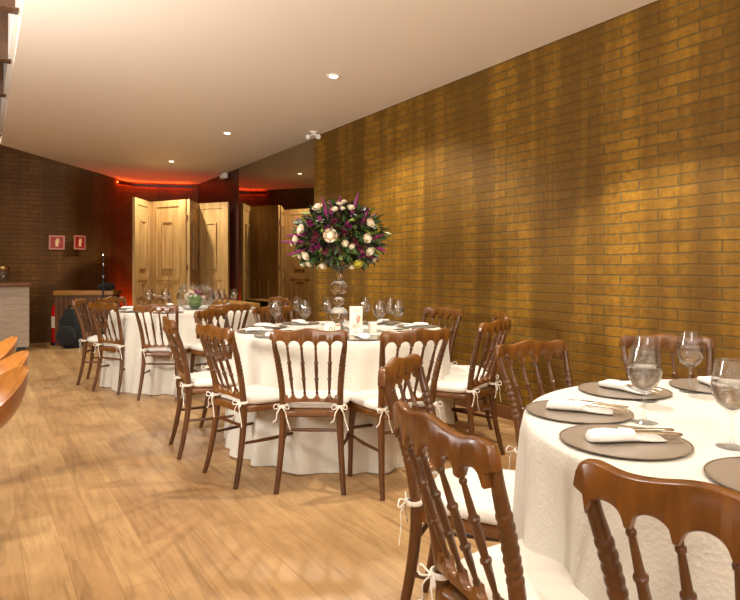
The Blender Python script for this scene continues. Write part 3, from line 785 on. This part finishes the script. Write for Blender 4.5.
MB().tube([(0,0,.058),(0,0,.072)], .0012, 6).build('wick', M['black'], t)
t = thing('tealight_holder', (px(346.5,4.1),4.1,TZ), 0, 'small clear glass candle holder between the two cards', 'candle holder')
MB().lathe([(0,0),(.030,0),(.036,.02),(.036,.06),(.032,.085),(.0305,.085),(.0345,.06),(.0345,.022),(.028,.004),(0,.004)], 24, None, False).build('holder', M['glass'], t)
MB().lathe([(0,.0045),(.02,.0045),(.02,.02),(0,.02)], 20, None, False).build('wax', M['wax'], t)

# ------------------------------------------------------------------ fishbowls
def fishbowl(x, y, label, seed):
    t = thing('glass_fishbowl', (x,y,TZ), 0, label, 'fishbowl', 'glass fishbowls with flowers')
    pr = []; R = .195; z0 = .155
    for i in range(19):
        a = -PI/2+.62 + (PI-.62-.72)*i/18; pr.append((R*math.cos(a), z0+R*math.sin(a)*.86))
    zb = pr[0][1]
    out = [(0,0),(pr[0][0]*.95,0)]+[(r,z-zb+.0) for r,z in pr[0:]]
    inn = [(r-.0035 if r>.01 else r, z-zb+.003) for r,z in reversed(pr)]
    inn[0] = (inn[0][0], inn[0][1]-.003)
    MB().lathe(out+inn+[(0,.004)], 48, None, False).build('bowl', M['glass'], t, ang=60)
    rn = random.Random(seed)
    mb = MB(); S = 14
    vs = []; fs = []
    mb.lathe([(0,-.075)]+[(.075*math.cos(a)*(1+.03*rn.random()), .075*math.sin(a)) for a in [-PI/2+PI*k/12 for k in range(1,12)]]+[(0,.075)], 20, T((.015,-.06,.085)), False)
    mb.build('moss_ball', M['moss'], t)
    mb = MB()
    for k in range(120):
        d = Vector((rn.gauss(0,1),rn.gauss(0,1),abs(rn.gauss(0,.8))+.1)).normalized(); leaf(mb, Vector((rn.uniform(-.05,.05),rn.uniform(-.04,.05),rn.uniform(.06,.12))), d, rn.uniform(.03,.07), .010, rn.uniform(-1,1))
    mb.build('foliage', M['leaf'], t)['kind'] = 'stuff'
    for k,(dx,dy,dz,r,m) in enumerate(((-.08,-.02,.150,.034,'rose'),(-.055,.0,.185,.028,'rose'),(-.10,.0,.115,.028,'rose'),(.03,-.03,.185,.036,'pink'),(.065,-.01,.165,.030,'plum'),(.085,-.02,.130,.028,'rose'),(-.02,.03,.17,.028,'rose'))):
        o = bpy.data.objects.new('bloom', rm.data.copy()); COL.objects.link(o); o.parent = t; o.location = (dx,dy,dz); o.scale = (r,)*3
        o.rotation_euler = (rn.uniform(.2,.9),rn.uniform(-.4,.4),rn.random()*3); o.data.materials.clear(); o.data.materials.append(M[m])
    return t
fishbowl(px(195.5,6.55), 6.55, 'round glass fishbowl of flowers on the farthest table', 3)

# ------------------------------------------------------------------ folding screen
def leaf_panel(t, x0, y0, x1, y1, H=2.34):
    L = math.hypot(x1-x0,y1-y0); a = math.atan2(y1-y0,x1-x0)
    mt = T((x0,y0,0)) @ RZ(a); th = .02
    st = .13*L/.72
    o = MB(); 
    for (u0,u1,z0,z1) in ((0,st,.02,H),(L-st,L,.02,H),(st,L-st,.02,.16),(st,L-st,H-.10,H),(st,L-st,1.03,1.09),): o.box(u0,u1,-th,th,z0,z1,mt)
    f = o.build('screen_leaf', M['screen'], t, False)
    q = MB()
    for (z0,z1) in ((.16,1.03),(1.09,H-.10)): q.box(st,L-st,-th*.35,th*.35,z0,z1,mt)
    q.build('recessed_panel', M['screen'], f, False)
    c = L/2; w = L*.13
    for (z0,z1) in ((1.24,H-.36),(.30,.98)):
        q = MB()
        for (u0,u1,v0,v1) in ((c-w-.02,c-w,z0,z1),(c+w,c+w+.02,z0,z1),(c-w-.02,c+w+.02,z0-.02,z0),(c-w-.02,c+w+.02,z1,z1+.02)): q.box(u0,u1,-th-.012,th+.012,v0,v1,mt)
        q.box(c-w,c+w,-th*.8,th*.8,z0,z1,mt)
        q.build('moulding', M['screen'], f, False)
    return f
t = thing('folding_screen', (0,0,0), 0, 'zigzag pale wooden folding screen of panelled door leaves before the red-lit wall', 'folding screen')
t.location = (-3.2,10.1,0)
for seg_ in ((-3.69,9.45,-3.69,10.12),(-3.66,10.14,-2.96,9.76),(-2.93,9.76,-2.955,10.40),(-3.00,10.42,-2.37,10.14)):
    leaf_panel(t, seg_[0]+3.2, seg_[1]-10.1, seg_[2]+3.2, seg_[3]-10.1)
mb = MB()
for (x,y) in ((-3.675,10.13),(-2.945,9.76),(-2.98,10.41)):
    for z in (.4,1.2,2.0): mb.lathe([(.0,z),(.014,z),(.014,z+.09),(0,z+.09)], 10, T((x+3.2,y-10.1,0)), False)
mb.build('hinges', M['darkwood'], t)

# wooden benches: left by the wall, and low one before the mirror
t = thing('wooden_bench', (px(88,9.75),9.75,0), math.radians(4), 'yellowish wooden sideboard against the dark brick wall left of the red glow', 'sideboard')
MB().box(-.46,.46,-.20,.20,.80,.87,None,.006).build('top', M['bench'], t)
MB().box(-.44,.44,-.18,.18,.08,.80).build('body', M['beam'], t, False)
mb = MB()
for k in range(12): mb.box(-.43+.074*k,-.43+.074*k+.05,-.195,-.18,.12,.76)
mb.build('slatted_front', M['darkwood'], t, False)
for sx in (-.4,.4):
    for sy in (-.14,.14): MB().box(sx-.02,sx+.02,sy-.02,sy+.02,0,.08).build('leg', M['darkwood'], t, False)
q = P(9.05, 3.34)
t = thing('low_bench', (q.x,q.y,0), WANG, 'low wooden bench standing before the mirror beyond the farthest table', 'bench')
MB().box(-.62,.62,-.16,.16,.62,.71,None,.006).build('top', M['bench'], t)
for sx in (-.54,.54):
    for sy in (-.11,.11): MB().box(sx-.025,sx+.025,sy-.025,sy+.025,0,.62).build('leg', M['bench'], t, False)

# ------------------------------------------------------------------ left back corner
t = thing('bar_counter', (-5.90,9.10,0), 0, 'grey bar counter with a brown wooden top at the left edge', 'counter')
t.rotation_euler = (0,0,.52); t.location = (-4.985-.91*math.cos(.52)-.25*math.sin(.52), 8.85-.91*math.sin(.52)+.25*math.cos(.52), 0)
MB().box(-.95,.91,-.25,.20,.08,.955).build('body', M['counter'], t, False)
MB().box(-.95,.86,-.20,.18,0,.08).build('plinth', M['black'], t, False)
MB().box(-.98,.935,-.28,.22,.955,1.01,None,.006).build('top', M['darkwood'], t)
t = thing('ice_bucket', (px(3.0,8.9),8.9,1.01), 0, 'clear ice bucket with gold rim on the bar counter', 'ice bucket')
MB().lathe([(0,0),(.058,0),(.062,.01),(.085,.20),(.088,.235),(.084,.235),(.080,.20),(.056,.015),(0,.012)], 28, None, False).build('bucket', M['glass'], t)
MB().lathe([(.0885,.205),(.0905,.215),(.0915,.240),(.0865,.242),(.0865,.236),(.0885,.205)], 28, None, False).build('rim', M['gold'], t)
mb = MB()
for k in range(9): mb.box(-.02,.02,-.02,.02,-.02,.02, T((.03*math.cos(k*2.4),.03*math.sin(k*2.4),.045+.012*k)) @ RZ(k), .004)
mb.build('ice_cubes', M['glass'], t)['kind'] = 'stuff'
# extinguisher
t = thing('fire_extinguisher', (px(56.5,9.70),9.70,0), .3, 'red fire extinguisher standing against the dark brick wall', 'fire extinguisher')
MB().lathe([(0,.03),(.065,.03),(.075,.05),(.075,.56),(.060,.62),(.028,.655),(.022,.69),(0,.69)], 24, None, False).build('cylinder', M['red'], t)
MB().lathe([(.078,0),(.082,0),(.082,.05),(.076,.05),(.078,0)], 24, None, False).build('foot_ring', M['black'], t)
MB().box(-.015,.06,-.012,.012,.69,.715,None,.003).box(-.015,.07,-.010,.010,.73,.742, Matrix.Rotation(-.12,4,'Y'),.002).build('valve_handle', M['black'], t)
MB().lathe([(.0756,.28),(.0765,.28),(.0765,.46),(.0756,.46)], 24, None, False).build('paper_label', M['paper'], t)
MB().tube(catmull([(.02,0,.70),(.09,-.03,.68),(.125,-.02,.5),(.115,0,.3),(.10,0,.12)],6), .012, 8).build('hose', M['black'], t)
# black bag
t = thing('black_backpack', (px(72,9.35),9.35,0), -.15, 'black backpack on the floor beside the red fire extinguisher', 'backpack')
def puff(w,d,h,z0,tap=.8,n=28):
    r = []
    for i in range(11):
        q = i/10; s = (math.sin(PI*min(max(q,.04),.96)))**.28*(1-(1-tap)*q)
        r.append([(w/2*s*math.copysign(abs(math.cos(2*PI*k/n))**.55,math.cos(2*PI*k/n)), d/2*s*math.copysign(abs(math.sin(2*PI*k/n))**.55,math.sin(2*PI*k/n)), z0+h*q) for k in range(n)])
    return r
MB().rings(puff(.42,.26,.60,0)).build('body', M['blackfab'], t)
MB().rings([[(x,y-.14,z) for x,y,z in rr] for rr in puff(.32,.10,.28,.06,.9)]).build('front_pocket', M['blackfab'], t)
MB().tube(catmull([(-.05,0,.57),(-.04,0,.64),(.04,0,.64),(.05,0,.57)],5), .01, 8).build('handle', M['black'], t)
# microphone stand in front of the sideboard
t = thing('microphone_stand', (px(103.2,9.42),9.42,0), .4, 'thin black stand with silver rings rising beside the sideboard', 'stand')
MB().tube([(0,0,.03),(0,0,1.12)], .013, 10).build('pole', M['black'], t)
MB().tube([(0,0,1.12),(0,0,1.42)], .008, 10).build('upper_pole', M['black'], t)
MB().lathe([(0,0),(.13,0),(.13,.012),(.03,.03),(0,.03)], 28, None, False).build('base', M['black'], t)
mb = MB()
for z in (1.08,1.27,1.42): mb.lathe([(0,z),(.016,z),(.016,z+.035),(0,z+.035)], 12, None, False)
mb.build('clutch', M['chrome'], t)
t = thing('black_case', (px(106.5,9.72),9.72,.871), .05, 'small black soft case lying on the wooden sideboard', 'case')
MB().rings(puff(.27,.18,.12,0,.9)).build('shell', M['blackfab'], t)
MB().tube(catmull([(-.05,-.09,.06),(-.04,-.115,.075),(.04,-.115,.075),(.05,-.09,.06)],5), .006, 8).build('handle', M['black'], t)
# fire signs on the wall
def wall_y(x):
    for i in range(len(wp)-1):
        if wp[i][0] <= x <= wp[i+1][0]:
            f = (x-wp[i][0])/(wp[i+1][0]-wp[i][0]); return wp[i][1]+f*(wp[i+1][1]-wp[i][1]), math.atan2(wp[i+1][1]-wp[i][1], wp[i+1][0]-wp[i][0])
for xp, lab in ((57,'red square fire extinguisher sign with pale border, left one of the pair'),(79.3,'red square fire extinguisher sign with pale border, right one of the pair')):
    Y = 10.0
    for _ in range(30): Y = wall_y(px(xp,Y))[0]
    x = px(xp,Y); an = wall_y(x)[1]
    z = 1.2+(270-242.5)/605*Y
    t = thing('fire_sign', (x+.012*math.sin(an), Y-.012*math.cos(an)-.004, z), an, lab, 'sign', 'fire extinguisher signs')
    s = .118
    MB().box(-s,s,-.004,.004,-s,s).build('border', M['signborder'], t, False)
    MB().box(-s*.80,s*.80,-.006,-.003,-s*.80,s*.80).build('field', M['signred'], t, False)
    MB().box(-.022,.022,-.008,-.005,-.065,.038,None,.0).box(-.012,.012,-.008,-.005,.036,.055).box(-.012,.034,-.008,-.005,.052,.064).box(.026,.036,-.008,-.005,-.01,.060).build('extinguisher_symbol', M['signwhite'], t, False)
# ceiling camera fixture and emergency box
X, Y = px(314,7.45), 7.45
t = thing('security_camera', (X, Y, HC), 0, 'small white ceiling camera fixture at the far end of the brick wall', 'camera')
MB().lathe([(0,-.018),(.05,-.018),(.055,0),(0,0)], 24, None, False).build('base', M['white'], t)
for sx in (-.07,.06):
    MB().tube([(0,0,-.02),(sx*.5,-.01,-.045)], .010, 8).build('arm', M['white'], t)
    MB().tube([(sx*.5,.02,-.055),(sx,-.05,-.070)], [.024,.030], 12).build('lamp_head', M['white'], t)
q = P(10.2, 3.56)
t = thing('emergency_light', (q.x,q.y,2.83), WANG, 'small white emergency light box high on the dark panel beside the mirror', 'emergency light')
MB().box(-.11,.11,-.035,.035,-.045,.045,None,.01).build('housing', M['white'], t)
MB().box(-.10,.10,.034,.040,-.03,.03,None,.003).build('diffuser', M['wax'], t)

# ------------------------------------------------------------------ camera, world, view
cam = bpy.data.cameras.new('camera'); co = bpy.data.objects.new('camera', cam); COL.objects.link(co); SC.camera = co
co.location = (0,0,1.2); co.rotation_euler = (PI/2,0,0)
cam.sensor_width = 36; cam.lens = 605/740*36; cam.shift_y = -30/740; cam.clip_start = .05
w = bpy.data.worlds.new('world'); SC.world = w; w.use_nodes = True
bg = w.node_tree.nodes['Background']; bg.inputs[0].default_value = (1.0,.95,.88,1); bg.inputs[1].default_value = .6
SC.view_settings.view_transform = 'Standard'; SC.view_settings.look = 'None'; SC.view_settings.gamma = 1; SC.view_settings.exposure = 0.22
SC.view_settings.use_curve_mapping = False
SC.cycles.max_bounces = 10; SC.cycles.transmission_bounces = 10; SC.cycles.caustics_refractive = False; SC.cycles.caustics_reflective = False
